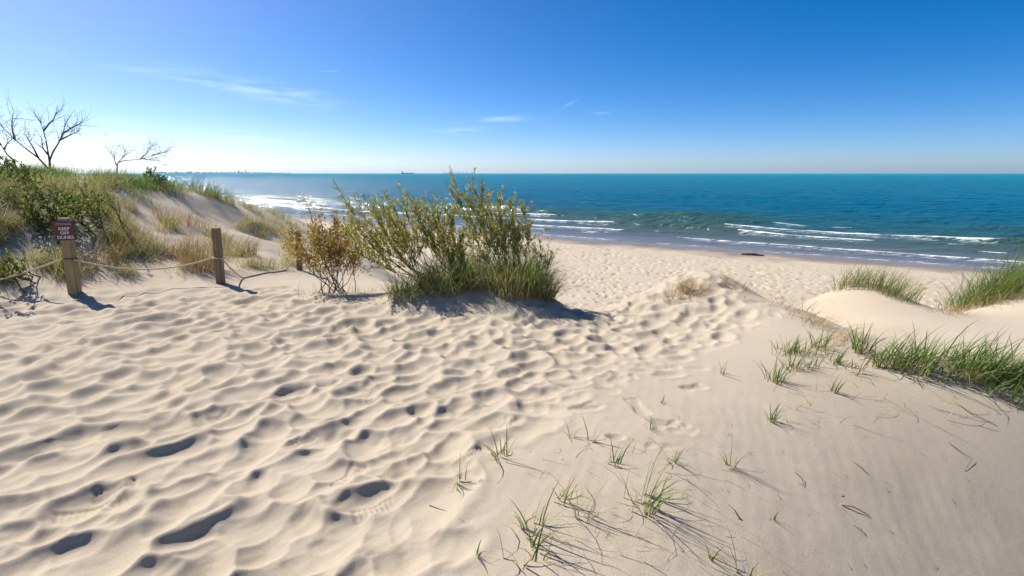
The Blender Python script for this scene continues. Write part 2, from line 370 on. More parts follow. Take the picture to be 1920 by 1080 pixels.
# beach: a crowd of small prints
rb = np.random.default_rng(11)
bx = rb.uniform(-14, 42, 9000); by = rb.uniform(15, 58, 9000)
bs = (bx - P0[0]) * NS[0] + (by - P0[1]) * NS[1]
for x, y, s in zip(bx, by, bs):
    if s > -5.2 or abs(math.atan2(x, y)) > 1.0 or s < -32: continue
    bowl(x, y, rb.uniform(.14, .26), rb.uniform(.10, .17), rb.uniform(0, 3.14), rb.uniform(.06, .125) * min(1, (-s - 4) / 5))
def blur(A, ka, kb):
    for k, ax in ((ka, 0), (kb, 1)):
        w = np.hanning(2 * k + 3)[1:-1]; w /= w.sum(); B = np.zeros_like(A)
        for o_, c_ in zip(range(-k, k + 1), w): B += c_ * np.roll(A, o_, ax)
        A = B
    return A
nb_ = int(np.searchsorted(rows, 4.0))
pit = pit + rimA * sstep(pit, -.03, .0)
pitb = blur(pit, 1, 2); pitc = blur(pit, 1, 1)
kf = sstep(rows[:ni], 3.0, 5.5)[:, None]; bk = sstep(rows[:ni], 9, 14)[:, None]
pit = pitb * (1 - kf) + (pitc * (1 - bk) + pit * bk) * kf          # loose sand slumps to its angle of repose
pm2 = path_mask(X[:ni], Y[:ni])
Xn, Yn = X[:ni], Y[:ni]
al = Xn * U[0] + Yn * U[1]; ac = -Xn * U[1] + Yn * U[0]
streak = fbm(al * 1.6, ac * 6, 4) * .013 + fbm(al * 5, ac * 18, 3) * .005
Z[:ni] += pit + pm2 * (.75 * streak + .022 * fbm(Xn * 1.1, Yn * 1.1, 3))
# sharp shoe tread marks
for (px, py, L, Wd, an, per) in [(655, 885, .24, .10, 1.35, .026), (700, 945, .22, .10, .5, .026), (290 + 0, 758, .12, .08, 1.2, .028), (1095, 765, .24, .09, .55, .022), (1195, 762, .28, .10, 1.75, .02), (175, 938, .34, .10, .62, .028), (1250, 797, .2, .09, .25, .022),
                                 (955, 790, .14, .09, 1.2, .02), (1300, 725, .2, .09, .4, .02), (1180, 708, .12, .08, .2, .022), (410, 770, .14, .09, .9, .028), (560, 820, .24, .095, 1.1, .026), (880, 860, .24, .095, .6, .026), (215, 905, .2, .09, .6, .028), (700, 742, .1, .08, .8, .03), (1255, 690, .2, .08, .2, .024)]:
    x, y, _ = onz(px, py, 0); w = sl(x, y, L * .75)
    dx = X[w] - x; dy = Y[w] - y; c, s_ = math.cos(an), math.sin(an)
    p = dx * c + dy * s_; q = -dx * s_ + dy * c
    msk = sstep(1 - np.abs(p) / (L / 2), 0, .15) * sstep(1 - np.abs(q) / (Wd / 2 * (1 - .25 * np.cos(p / L * 9))), 0, .25)
    tr = np.maximum(np.sin(p * 2 * math.pi / per), .3 * np.sin(q * 2 * math.pi / .045))
    Z[w] += msk * (.0045 * tr - .011)
# wind ripples on the bare flank and small relief elsewhere
rip = (1 - pm2) * sstep(5 - np.hypot(Xn, Yn), 0, 1.5)
ph = (Xn * .93 + Yn * -.36) * 2 * math.pi / .085 + 5 * fbm(Xn * 1.6, Yn * 1.6, 3)
Z[:ni] += rip * (.0004 * np.sin(ph) + .012 * fbm(Xn * 2.5, Yn * 2.5, 4))
duneL = sstep(-Xn, 2.0, 4.5) * sstep(Yn, 7, 9)
Z[:ni] += duneL * (.16 * fbm(Xn * .7, Yn * .7, 4)) * sstep(Z[:ni], -3.4, -2.2)

idx = np.arange(nr * nc).reshape(nr, nc); jn = (np.arange(nc) + 1) % nc
Q = np.stack([idx[:-1, :], idx[:-1, :][:, jn], idx[1:, :][:, jn], idx[1:, :]], -1).reshape(-1, 4)[:, ::-1]
V = np.stack([X, Y, Z], -1).reshape(-1, 3)
V = np.vstack([V, [[0, 0, Z[0].mean()]]])
T = np.stack([np.full(nc, nr * nc), jn, np.arange(nc)], -1)
ground = mobj('sand_ground', np_mesh('sand_ground', V, Q, T), M['sand'])
tag(ground, 'pale trampled sand of the dunes and the beach', kind='structure')
if ground.data.polygons[nr * nc // 2].normal.z < 0: ground.data.flip_normals()

lrows = np.log(rows)
def gz(x, y):
    x = np.asarray(x, float); y = np.asarray(y, float)
    r = np.hypot(x, y); a = np.arctan2(x, y)
    fi = np.interp(r, rows, np.arange(nr)); fj = np.interp(a, cols, np.arange(nc))
    i = np.clip(fi.astype(int), 0, nr - 2); j = np.clip(fj.astype(int), 0, nc - 2); u = fi - i; v = fj - j
    return (Z[i, j] * (1 - u) + Z[i + 1, j] * u) * (1 - v) + (Z[i, j + 1] * (1 - u) + Z[i + 1, j + 1] * u) * v
def at(px, py, rmin=1.2, rmax=60):
    """ground point seen at a picture position"""
    r = ray(px, py); h = math.hypot(r[0], r[1]); k = np.exp(np.linspace(math.log(rmin), math.log(rmax), 1500)) / h
    zz = CAM_H + r[2] * k; g = gz(r[0] * k, r[1] * k)
    hit = np.nonzero(zz <= g)[0]
    i = hit[0] if len(hit) else len(k) - 1
    return np.array([r[0] * k[i], r[1] * k[i], g[i]])

# ------------------------------------------------------------------ lake
wc = np.concatenate([np.arange(-88, -56, 1.), np.arange(-56, 56, .22), np.arange(56, 88, 1.)]) * math.pi / 180
wr = np.concatenate([np.exp(np.arange(math.log(24), math.log(150), .0045)), np.exp(np.arange(math.log(150), math.log(600), .011)), np.exp(np.arange(math.log(600), math.log(60000), .05)), [60000]])
WX = wr[:, None] * np.sin(wc); WY = wr[:, None] * np.cos(wc)
ws = (WX - P0[0]) * NS[0] + (WY - P0[1]) * NS[1]; wt = (WX - P0[0]) * TS[0] + (WY - P0[1]) * TS[1]
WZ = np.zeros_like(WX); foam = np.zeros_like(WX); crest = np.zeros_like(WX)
fade = np.exp(-wr / 420)[:, None]
def wavesum(s, t):
    z = 0
    for lam, amp, an, ph in [(7.5, .10, .05, 0), (5.1, .07, -.16, 1), (3.3, .045, .22, 2), (9.7, .08, -.07, 4), (2.3, .03, -.3, 5), (1.6, .02, .35, 3)]:
        u = s * math.cos(an) + t * math.sin(an) + 1.4 * vnoise(s * .07 + ph * 3, t * .04 + ph)
        z = z + amp * (1 - np.abs(np.sin(u * math.pi / lam + ph))) * (.6 + 1.2 * vnoise(s * .11 + ph, t * .05 + 2 * ph))
    return z
WZ += wavesum(ws, wt) * sstep(ws, 6, 26) * fade * 3.0
# breakers: cross-shore position, height, width, foam gate threshold, wobble
for i, (s0, hh, wdt, gate, wob) in enumerate([(1.2, .03, .6, -.5, 1.6), (4.4, .09, .8, -.22, 1.8), (8.2, .18, .9, -.12, 2.2), (12.5, .34, 1.1, -.12, 2.6), (17.5, .40, 1.2, -.02, 3.0), (22.5, .38, 1.4, .24, 3.0), (29, .28, 1.6, .6, 3.0)]):
    c0 = s0 + wob * fbm(wt * .035 + 9.1 * i, wt * 0 + i * 3.3, 3) + .25 * fbm(wt * .5 + i, wt * 0, 2)
    ds = ws - c0
    hmod = np.clip(.75 + 1.5 * vnoise(wt * .06 + 31 * i, wt * 0 + 1.7 * i), .12, 1.4)
    prof = np.where(ds > 0, np.exp(-(ds / (wdt * 1.5)) ** 2), np.exp(-(ds / (wdt * .55)) ** 2))
    WZ += hh * hmod * prof
    left = sstep(-wt, 15, 50) * .08                     # the surf breaks more toward the left
    gt = sstep(vnoise(wt * .085 + 53 * i, wt * 0 + 7.7 * i) + .35 * vnoise(wt * .5 + 5 * i, wt * 0) + left, gate - .05, gate + .22)
    wf = wdt * (.25 + .75 * gt); f = sstep(gt, 0, .35) * np.exp(-(np.where(ds < 0, ds / (wf * .34), ds / (wf * .17))) ** 2)
    trail = gt * .34 * np.exp(-((ds + wdt * .8) / (wdt * 1.5)) ** 2)
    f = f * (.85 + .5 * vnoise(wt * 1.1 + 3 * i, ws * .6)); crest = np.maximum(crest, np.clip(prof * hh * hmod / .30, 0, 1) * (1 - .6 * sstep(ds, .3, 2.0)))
    foam = np.maximum(foam, np.maximum(f * (1.0 if s0 > 6 else .55 if s0 < 3 else .8), trail))
edge = .55 * np.exp(-((ws + .3 - 1.2 * fbm(wt * .09, wt * 0 + 2, 3)) / .22) ** 2); foam = np.maximum(foam, edge * (vnoise(wt * .15, wt * 0 + 9) > -.1))
WZ = np.where(ws < 5, WZ * sstep(ws, -1.5, 2), WZ)
cap = (vnoise(ws * .5, wt * .12) + .5 * vnoise(ws * 1.3, wt * .4)) > .62
foam = np.maximum(foam, 0 * cap * .75 * sstep(ws, 25, 35) * (vnoise(ws * .03, wt * .02 + 4) > .1))
off = np.clip(np.log1p(np.maximum(ws, 0)) / math.log(3000), 0, 1)
off = np.interp(np.maximum(ws, 0), [0, 5, 14, 26, 60, 200, 800, 4000], [0, .06, .15, .24, .42, .62, .82, 1.0])
n1, n2 = WX.shape; wi = np.arange(n1 * n2).reshape(n1, n2)
keep = (ws > -4).reshape(n1, n2); keepq = keep[:-1, :-1] | keep[1:, 1:]
WQ = np.stack([wi[:-1, :-1], wi[1:, :-1], wi[1:, 1:], wi[:-1, 1:]], -1)[keepq]
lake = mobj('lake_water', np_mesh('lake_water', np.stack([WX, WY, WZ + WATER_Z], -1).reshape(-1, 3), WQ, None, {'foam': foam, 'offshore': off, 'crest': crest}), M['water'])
if lake.data.polygons[len(lake.data.polygons) // 2].normal.z < 0: lake.data.flip_normals()
tag(lake, 'blue-green lake with low breakers rolling onto the beach', kind='structure')

# ------------------------------------------------------------------ plant builders
def blades(base, h, lean, bend, width, tint, seg=4, face=None, curl=None):
    """n curved tapering blades. base (n,3); h, bend, width, tint (n,); lean (n,) horizontal direction angle"""
    n = len(h); tt = np.linspace(0, 1, seg + 1)
    ld = np.stack([np.cos(lean), np.sin(lean), np.zeros(n)], -1)
    fa = rng.uniform(0, math.pi, n) if face is None else face
    wd = np.stack([np.cos(fa), np.sin(fa), np.zeros(n)], -1)
    hor = bend[:, None] * (.35 * tt[None] + .65 * tt[None] ** 2)             # horizontal reach / length
    ver = tt[None] * np.sqrt(np.clip(1 - np.minimum(bend, .97)[:, None] ** 2 * (.35 + .65 * tt[None]) ** 2, .02, 1))
    if curl is not None: ver = ver - curl[:, None] * np.clip(tt[None] - .5, 0, 1) ** 2
    c = base[:, None, :] + ld[:, None, :] * (hor * h[:, None])[..., None] + np.array([0, 0, 1.]) * (ver * h[:, None])[..., None]
    wv = (width[:, None] * np.clip(1 - tt[None], 0, 1) ** .6)[..., None] * wd[:, None, :] * .5
    L = (c - wv)[:, :-1]; Rr = (c + wv)[:, :-1]; tip = c[:, -1:]
    Vx = np.concatenate([np.stack([L, Rr], 2).reshape(n, -1, 3), tip], 1)       # 2*seg + 1
    m = 2 * seg + 1; o = (np.arange(n) * m)[:, None]
    q = np.concatenate([np.array([[2 * k, 2 * k + 1, 2 * k + 3, 2 * k + 2]]) for k in range(seg - 1)], 0)
    Qd = (o[:, :, None] + q[None]).reshape(-1, 4); Td = o + np.array([[2 * seg - 2, 2 * seg - 1, 2 * seg]])
    tn = np.repeat(tint, m); alv = np.tile(np.r_[np.repeat(tt[:-1], 2), 1], n)
    return Vx.reshape(-1, 3), Qd, Td, tn, alv
def join(parts):
    Vs, Qs, Ts, tn, al_ = [], [], [], [], []; o = 0
    for v, q, t_, a, b in parts:
        Vs.append(v); Qs.append(q + o); Ts.append(t_ + o); tn.append(a); al_.append(b); o += len(v)
    return np.vstack(Vs), np.vstack(Qs), np.vstack(Ts), np.concatenate(tn), np.concatenate(al_)
def blade_obj(name, data, mat, parent=None, origin=None):
    v, q, t_, a, b = data
    if origin is not None: v = v - np.asarray(origin)
    o = mobj(name, np_mesh(name, v, q, t_, {'tint': a, 'along': b}), mat, parent)
    if origin is not None: o.location = origin
    return o
WIND = -.35                                                               # blades lean mostly to the right and a little forward
def tuft_data(c, n, h, spread, tint=(.0, .6), bend=(.15, .75), width=.006, wind=.5, dead=.1, curl=.25, seg=4, ground=True):
    a = rng.uniform(0, 2 * math.pi, n); rr = spread * np.sqrt(rng.random(n))
    bx_, by_ = c[0] + rr * np.cos(a), c[1] + rr * np.sin(a)
    bz = gz(bx_, by_) - .015 if ground else np.full(n, c[2])
    le = np.where(rng.random(n) < wind, WIND + rng.normal(0, .6, n), a + rng.normal(0, .5, n))
    tn = rng.uniform(*tint, n); dd = rng.random(n) < dead; tn[dd] = rng.uniform(.85, 1, dd.sum())
    bd = rng.uniform(*bend, n); bd[dd] = np.clip(bd[dd] + .3, 0, .95)
    return blades(np.stack([bx_, by_, bz], -1), h * rng.uniform(.45, 1.1, n), le, bd, width * rng.uniform(.6, 1.2, n), tn, seg, curl=curl * rng.random(n))
def tuft(name, c, label, cat, group=None, mat='grass', **kw):
    o = blade_obj(name, tuft_data(c, **kw), M[mat], origin=c); return tag(o, label, cat, group)

def tube(pts, rad, sides=5):
    """tapered tube along points"""
    pts = np.asarray(pts, float); n = len(pts); rad = np.broadcast_to(np.asarray(rad, float), (n,))
    d = np.gradient(pts, axis=0); d /= np.linalg.norm(d, axis=1)[:, None] + 1e-9
    ref = np.where(np.abs(d[:, 2:3]) > .9, np.array([[1., 0, 0]]), np.array([[0, 0, 1.]]))
    u = np.cross(d, ref); u /= np.linalg.norm(u, axis=1)[:, None] + 1e-9; v = np.cross(d, u)
    th = np.arange(sides) * 2 * math.pi / sides
    ring = pts[:, None, :] + rad[:, None, None] * (np.cos(th)[None, :, None] * u[:, None] + np.sin(th)[None, :, None] * v[:, None])
    i = np.arange(n * sides).reshape(n, sides); j = np.roll(i, -1, 1)
    q = np.stack([i[:-1], j[:-1], j[1:], i[1:]], -1).reshape(-1, 4)
    vv = np.vstack([ring.reshape(-1, 3), pts[:1], pts[-1:]]); a, b = n * sides, n * sides + 1
    tt = np.vstack([np.stack([j[0], i[0], np.full(sides, a)], -1), np.stack([i[-1], j[-1], np.full(sides, b)], -1)])
    z = np.zeros(len(vv)); return vv, q, tt, z, z
def leaves(pos, dirs, size, width, tint):
    """small folded diamond leaves growing from pos along dirs"""
    n = len(pos); d = dirs / (np.linalg.norm(dirs, axis=1)[:, None] + 1e-9)
    r = rng.normal(size=(n, 3)); s = np.cross(d, r); s /= np.linalg.norm(s, axis=1)[:, None] + 1e-9; up = np.cross(s, d)
    size = np.broadcast_to(size, (n,))[:, None]; w = np.broadcast_to(width, (n,))[:, None]
    v = np.stack([pos, pos + d * size * .45 + s * w * .5 + up * w * .15, pos + d * size, pos + d * size * .45 - s * w * .5 + up * w * .15], 1).reshape(-1, 3)
    o = (np.arange(n) * 4)[:, None]
    t_ = np.vstack([o + np.array([[0, 1, 2]]), o + np.array([[0, 2, 3]])])
    return v, np.zeros((0, 4), int), t_, np.repeat(tint, 4), np.tile([0, .5, 1, .5], n).astype(float)

def shrub(name, label, cat, root, stems, leaf_mat, leaf=(.05, .013), dens=60, spread=.10, twigs=5, group=None, tint=(0, 1), stem_r=.006, start=.35, jit=.008):
    """multi-stemmed bush: stems = list of end points (world); each carries upright side twigs set with leaves"""
    e = empty(name, root); tag(e, label, cat, group); root = np.asarray(root)
    st, lp, ld, ls = [], [], [], []
    def leafy(p0, p1, n):
        k = rng.random(n) ** .8; p = p0 + (p1 - p0) * k[:, None]; ax = (p1 - p0) / (np.linalg.norm(p1 - p0) + 1e-9)
        lp.append(p + rng.normal(0, jit, (n, 3))); ld.append(ax + rng.normal(0, .62, (n, 3)) + np.array([0, 0, .25])); ls.append(.6 + .6 * rng.random(n))
    for s in stems:
        end = np.asarray(s, float); off_ = rng.normal(0, spread, 3) * np.array([1, 1, 0])
        b = root + off_; b[2] = gz(b[0], b[1]) - .02
        n = 7; tt = np.linspace(0, 1, n)[:, None]; Lg = np.linalg.norm(end - b)
        mid = np.array([0, 0, -1.]) * Lg * .07 * np.sin(tt * math.pi)          # rises out and then turns up
        line = b + (end - b) * tt + mid + rng.normal(0, .012 * Lg, (n, 3)) * np.sin(tt * math.pi)
        st.append(tube(line, np.linspace(stem_r, stem_r * .22, n)))
        ax = (end - b) / Lg
        for _ in range(twigs):
            k = rng.uniform(start, .88); p = line[0] * 0 + np.array([np.interp(k, tt[:, 0], line[:, c]) for c in range(3)])
            tl = Lg * rng.uniform(.16, .42) * (1.15 - .5 * k)
            dv = ax * .7 + rng.normal(0, .40, 3) + np.array([0, 0, .35]); dv /= np.linalg.norm(dv)
            q = p + dv * tl; mm = (p + q) / 2 + rng.normal(0, .02 * tl, 3)
            st.append(tube([p, mm, q], [stem_r * .38, stem_r * .28, stem_r * .14], 4)); leafy(p, q, int(dens * tl * 1.6) + 3)
        leafy(line[3], line[-1], int(dens * Lg * .5) + 3)
    v, q, t_, a, b_ = join(st)
    mobj('stem', np_mesh('stem', v - root, q, t_), M['twig'], e)
    P_ = np.vstack(lp); D_ = np.vstack(ld); Sz = np.concatenate(ls)
    tn = np.clip(rng.uniform(tint[0], tint[1], len(P_)) + .0, 0, 1)
    tag(blade_obj('foliage', leaves(P_ - root, D_, leaf[0] * Sz, leaf[1] * Sz, tn), M[leaf_mat], e), kind='stuff')
    return e

# ------------------------------------------------------------------ shrubs and grass on the central hummock
def top(px, py, Y): return np.array(aty(px, py, Y))
hl = at(800, 530); hm = at(860, 525); hr = at(955, 520)
hl = np.array([-1.05, 6.5, 0]); hm = np.array([-.62, 6.75, 0]); hr = np.array([.05, 6.55, 0])
for p in (hl, hm, hr): p[2] = gz(p[0], p[1])
shrub('willow_shrub', 'wide willow shrub leaning left above the grassy hummock by the rope fence', 'shrub', hl,
      [top(628, 352, 6.5), top(655, 372, 6.8), top(680, 365, 6.2), top(640, 430, 6.3), top(665, 415, 6.9), top(700, 395, 6.6), top(715, 380, 6.3), top(735, 365, 6.8), top(745, 345, 6.5), top(690, 440, 6.2), top(660, 465, 6.2), top(720, 420, 6.1), top(752, 392, 6.2), top(770, 372, 6.6), top(640, 395, 6.6), top(700, 372, 6.9), top(610, 395, 6.9), top(725, 450, 6.1)],
      'leaf', leaf=(.046, .014), dens=74, spread=.14, twigs=11, tint=(0, 1))
shrub('willow_shrub', 'upright willow shrub in the middle of the grassy hummock', 'shrub', hm,
      [top(750, 345, 6.8), top(762, 360, 6.5), top(790, 375, 7.0), top(798, 362, 6.7), top(815, 372, 6.9), top(838, 372, 6.6), top(780, 410, 6.3), top(812, 405, 6.5), top(845, 400, 6.7), top(870, 395, 6.9), top(860, 430, 6.5), top(830, 425, 6.3), top(790, 430, 6.3)],
      'leaf', leaf=(.046, .014), dens=74, spread=.14, twigs=11, tint=(0, 1))
shrub('willow_shrub', 'tallest willow shrub, its tips crossing the horizon, on the hummock', 'shrub', hr,
      [top(876, 334, 6.6), top(838, 348, 6.7), top(866, 345, 6.4), top(908, 344, 6.7), top(930, 356, 6.5), top(966, 362, 6.7), top(950, 372, 6.4), top(892, 360, 6.9), top(982, 378, 6.6), top(905, 400, 6.3), top(935, 400, 6.4), top(960, 410, 6.5), top(992, 415, 6.6), top(975, 430, 6.3), top(880, 420, 6.2), top(860, 385, 6.8)],
      'leaf', leaf=(.05, .014), dens=85, spread=.16, twigs=10, tint=(.0, 1))
hr2 = np.array([.34, 6.3, 0]); hr2[2] = gz(hr2[0], hr2[1])
shrub('willow_shoot', 'small green willow shoots at the right edge of the hummock', 'shrub', hr2,
      [top(1030, 450, 6.3), top(1018, 470, 6.2), top(1002, 462, 6.5), top(1037, 478, 6.3), top(1010, 445, 6.4)], 'leaf', dens=55, spread=.06, twigs=4, tint=(0, .7), stem_r=.005)
ol = at(628, 548)
shrub('orange_shrub', 'loose shrub with orange-brown leaves and bare lower stems by the fence', 'shrub', ol,
      [top(575, 372, 6.9), top(538, 412, 7.0), top(545, 450, 6.6), top(675, 440, 6.7), top(682, 465, 6.9), top(668, 418, 7.1), top(530, 430, 7.1), top(655, 400, 7.2), top(590, 420, 6.9), top(605, 430, 6.6), top(622, 420, 7.0), top(640, 430, 6.7), top(570, 405, 6.7), top(585, 450, 6.5), top(545, 440, 6.8), top(612, 455, 6.6), top(635, 460, 6.8), top(650, 445, 6.9), top(660, 470, 6.7), top(600, 400, 6.9)],
      'orange_leaf', leaf=(.042, .019), dens=62, spread=.12, twigs=9, tint=(.0, .95), stem_r=.007, start=.45, jit=.035)
hum = [((-1.30, 6.15), 380, .42, .26, 'low grass tussock at the left foot of the hummock'),
       ((-.85, 6.25), 800, .58, .34, 'dark green grass tussock under the left-leaning willow'),
       ((-.40, 6.35), 800, .62, .34, 'dense grass tussock under the upright willow'),
       ((.04, 6.10), 950, .66, .32, 'large green grass tussock with straw base under the tallest willow'),
       ((.30, 6.10), 700, .52, .23, 'dark grass tussock overhanging the shaded right end of the hummock')]
for (cx, cy), n, h, sp, lab in hum:
    c = np.array([cx, cy, float(gz(cx, cy))])
    tuft('grass_tussock', c, lab, 'grass', 'grass tussocks on the hummock', n=n, h=h, spread=sp, tint=(.1, .85), bend=(.15, .95), width=.007, wind=.35, dead=.33, curl=.55)
c = at(610, 552)
tuft('grass_tuft', c, 'thin sprigs of grass at the foot of the orange-brown shrub', 'grass', n=70, h=.26, spread=.38, tint=(.3, .95), bend=(.1, .6), width=.005, dead=.3)
c = at(690, 548)
tuft('grass_tuft', c, 'dry grass sprigs between the orange-brown shrub and the hummock', 'grass', n=60, h=.16, spread=.22, tint=(.4, 1), bend=(.4, .95), width=.005, dead=.5)

# ------------------------------------------------------------------ grass on the right
def many(cs): return join(cs)
pr = []
for _ in range(48):
    k = random.random() ** .8; px = 1625 + 320 * k; lo = 688 + 62 * k ** 1.2; py = lo - random.random() ** 1.5 * (22 + 34 * k)
    p = at(px, py); pr.append(tuft_data(p, n=int(10 + 16 * random.random()), h=.38 * random.uniform(.45, 1.25), spread=.10, tint=(0, .7), bend=(.2, .93), width=.0105, wind=.65, dead=.18, curl=.4))
c = at(1770, 700)
tag(blade_obj('grass_clump', many(pr), M['grass'], origin=c), 'long dense bright green grass clump on the near dune crest at right', 'grass')
pr = []
for _ in range(20):
    px = random.uniform(1425, 1640); py = random.uniform(648, 700) + (1640 - px) * .03
    pr.append(tuft_data(at(px, py), n=random.randint(3, 9), h=random.uniform(.10, .24), spread=.07, tint=(.05, .85), bend=(.2, .95), width=.009, wind=.5, dead=.2, curl=.4))
tag(blade_obj('grass_patch', many(pr), M['grass'], origin=at(1530, 680)), 'sparse low green blades scattered between the crest tufts, left of the long clump', kind='stuff')
RT = [(1455, 715, 26, .14, .06, 'leftmost green tuft of the group beside the long green clump, long shadow'), (1480, 660, 22, .13, .05, 'upper left grass tuft behind the leftmost tuft on the near dune'),
      (1535, 652, 26, .15, .05, 'green tuft with wide blades second from the long clump, at the crest'), (1483, 690, 20, .13, .05, 'yellowish grass tuft between the leftmost tuft and the crest'),
      (1522, 690, 14, .12, .04, 'small green tuft just left of the bare patch near the crest'), (1568, 680, 9, .11, .02, 'slim tuft of few blades in the middle of the bare patch'),
      (1612, 660, 34, .18, .07, 'bushy green tuft touching the left end of the long clump'), (1650, 690, 10, .13, .02, 'small tuft of few blades just in front of the left part of the long clump'),
      (1562, 735, 8, .13, .02, 'lone leaning tuft on the bare flank below the crest'), (1447, 790, 14, .10, .02, 'small yellow-green tuft low on the bare flank'),
      (1657, 745, 1, .09, .01, 'tiny blade standing alone under the long clump'), (1905, 760, 14, .15, .05, 'grass tuft at the right picture edge below the long clump'),
      (1355, 702, 5, .09, .02, 'faint yellowish sprig on the smooth sand left of the tuft group')]
for px, py, n, h, sp, lab in RT:
    tuft('grass_tuft', at(px, py), lab, 'grass', 'grass tufts near the crest', n=int(n * 1.3), h=h * 1.65, spread=sp * 1.3, tint=(.1, .75), bend=(.1, .75), width=.009, wind=.45, dead=.08)
FT = [(1200, 945, 26, .26, .07, 'largest green tuft in the bottom foreground, with broad blades and long shadows'), (1370, 876, 9, .20, .02, 'tuft with fanned blades right of the largest foreground tuft'),
      (943, 860, 12, .20, .05, 'loose tuft at the edge of the trampled sand, by a wide footprint'), (1108, 828, 6, .16, .02, 'thin upright tuft above the largest foreground tuft'),
      (1072, 820, 5, .11, .02, 'short sprig left of the thin upright tuft'), (862, 908, 8, .13, .03, 'fan of fine blades at the rim of a deep footprint'),
      (808, 948, 1, .16, .01, 'single blade leaning over the deep footprint'), (1092, 972, 7, .22, .03, 'wispy tuft just left of the largest foreground tuft'),
      (1052, 940, 9, .16, .04, 'curved yellow-green tuft between loose tuft and wispy tuft'), (1000, 1000, 14, .20, .06, 'spreading tuft of thin blades low in the foreground'),
      (1003, 1040, 14, .18, .05, 'low grass tuft near the bottom edge, left of the shadow tangle'), (980, 1064, 4, .24, .01, 'tall thin blades at the bottom edge left of the low tuft'),
      (945, 1050, 1, .13, .01, 'single curved blade at the bottom edge'), (897, 1042, 4, .08, .01, 'tiny sprout at the far left of the foreground grass'),
      (1262, 866, 8, .11, .02, 'small yellowish sprig among the scuffed prints'), (1222, 806, 6, .08, .02, 'short sprouts beside dark debris in the scuffed prints'),
      (1243, 757, 6, .06, .01, 'tiny bright green sprout above the scuffed prints'), (1392, 980, 1, .12, .01, 'slanting single stem right of the shadow tangle'),
      (1450, 975, 4, .07, .01, 'flat yellow sprig on the bare flank'), (1395, 1085, 12, .20, .04, 'tuft cut by the bottom edge right of the largest tuft'),
      (1335, 1050, 6, .12, .02, 'small tuft at the bottom edge in the shadow tangle'), (1150, 872, 8, .14, .03, 'slim tuft directly behind the largest foreground tuft'),
      (1585, 930, 1, .07, .005, 'single green leaf lying alone on the bare flank')]
for px, py, n, h, sp, lab in FT:
    tuft('grass_tuft', at(px, py), lab, 'grass', 'foreground grass tufts', n=int(n * 1.2 + .5), h=h * 1.3, spread=sp * 1.2, tint=(.0, .7), bend=(.2, .93), width=.0085, wind=.35, dead=.22, curl=.4)
pr = []
for _ in range(95):
    px, py = random.gauss(1180, 150), random.uniform(790, 1075)
    if px < 930: continue
    p = at(px, py); pr.append(tuft_data(p, n=1, h=random.uniform(.10, .30), spread=.02, tint=(.55, 1), bend=(.9, .98), width=.0045, wind=.6, dead=.5, curl=.62, seg=6))
for _ in range(60):
    px = random.uniform(1440, 1900); py = random.uniform(690, 800)
    p = at(px, py); pr.append(tuft_data(p, n=1, h=random.uniform(.12, .34), spread=.02, tint=(.6, 1), bend=(.9, .98), width=.005, wind=.6, dead=.5, curl=.6, seg=6))
tag(blade_obj('straw_litter', many(pr), M['grass']), 'stray blades and straw lying about the foreground tufts', kind='stuff')
# dune behind, far right, small golden clump
pr = [tuft_data(at(px, py), n=90, h=.64, spread=.25, tint=(.15, .9), bend=(.2, .85), width=.008, wind=.6, dead=.25, curl=.4) for px, py in [(1580, 540), (1600, 538), (1622, 538), (1645, 541), (1663, 548), (1678, 556), (1690, 562)]]
tag(blade_obj('grass_clump', many(pr), M['grass'], origin=at(1630, 530)), 'grass clump capping the smooth round dune behind the near crest', 'grass')
pr = [tuft_data(at(px, py), n=120, h=.95, spread=.34, tint=(.1, .85), bend=(.2, .85), width=.009, wind=.55, dead=.2, curl=.4) for px, py in [(1790, 574), (1815, 565), (1840, 558), (1865, 551), (1890, 544), (1915, 540), (1945, 532), (1830, 572), (1860, 562), (1800, 580), (1900, 552), (1880, 560)]]
tag(blade_obj('grass_clump', many(pr), M['grass'], origin=at(1850, 540)), 'tall wide grass clump at the right picture edge in front of the water', 'grass')
pr = [tuft_data(at(px, py), n=80, h=.26, spread=.30, tint=(.5, 1), bend=(.5, .97), width=.007, wind=.5, dead=.6, curl=.5) for px, py in [(1772, 586), (1784, 584), (1796, 582), (1808, 580)]]
tag(blade_obj('dry_grass_clump', many(pr), M['straw'], origin=at(1800, 568)), 'straw-coloured dead grass below the tall clump at the right edge', 'grass')
pr = [tuft_data(at(px, py), n=90, h=.25, spread=.20, tint=(.2, .9), bend=(.3, .95), width=.006, wind=.5, dead=.5, curl=.5) for px, py in [(1278, 550), (1290, 548), (1299, 546)]]
tag(blade_obj('dry_grass_clump', many(pr), M['straw'], origin=at(1288, 548)), 'small golden grass clump at the dune edge above the beach', 'grass')
pr = []
for k in np.linspace(0, 1, 40):                                            # matted straw along the crest
    px = np.interp(k, [0, .3, .6, 1], [1350, 1440, 1500, 1590]); py = np.interp(k, [0, .3, .6, 1], [538, 550, 585, 640]) + random.uniform(-8, 22) * random.random()
    pr.append(tuft_data(at(px + random.uniform(-25, 25), py), n=int(3 + 24 * random.random() ** 1.6), h=.15 + .2 * random.random(), spread=.10, tint=(.35, 1), bend=(.85, .98), width=.005, wind=.8, dead=.2, curl=.7))
tag(blade_obj('matted_grass', many(pr), M['straw']), 'matted dead straw trailing down the near dune crest', kind='stuff')
pr = [tuft_data(at(px, py), n=26, h=.2, spread=.14, tint=(.4, .9), bend=(.75, .97), width=.006, wind=.5, dead=.3, curl=.6) for px, py in [(1250, 560), (1262, 556), (1490, 566), (1505, 560), (1520, 552), (1535, 547), (1550, 542), (1370, 530), (1362, 526)]]
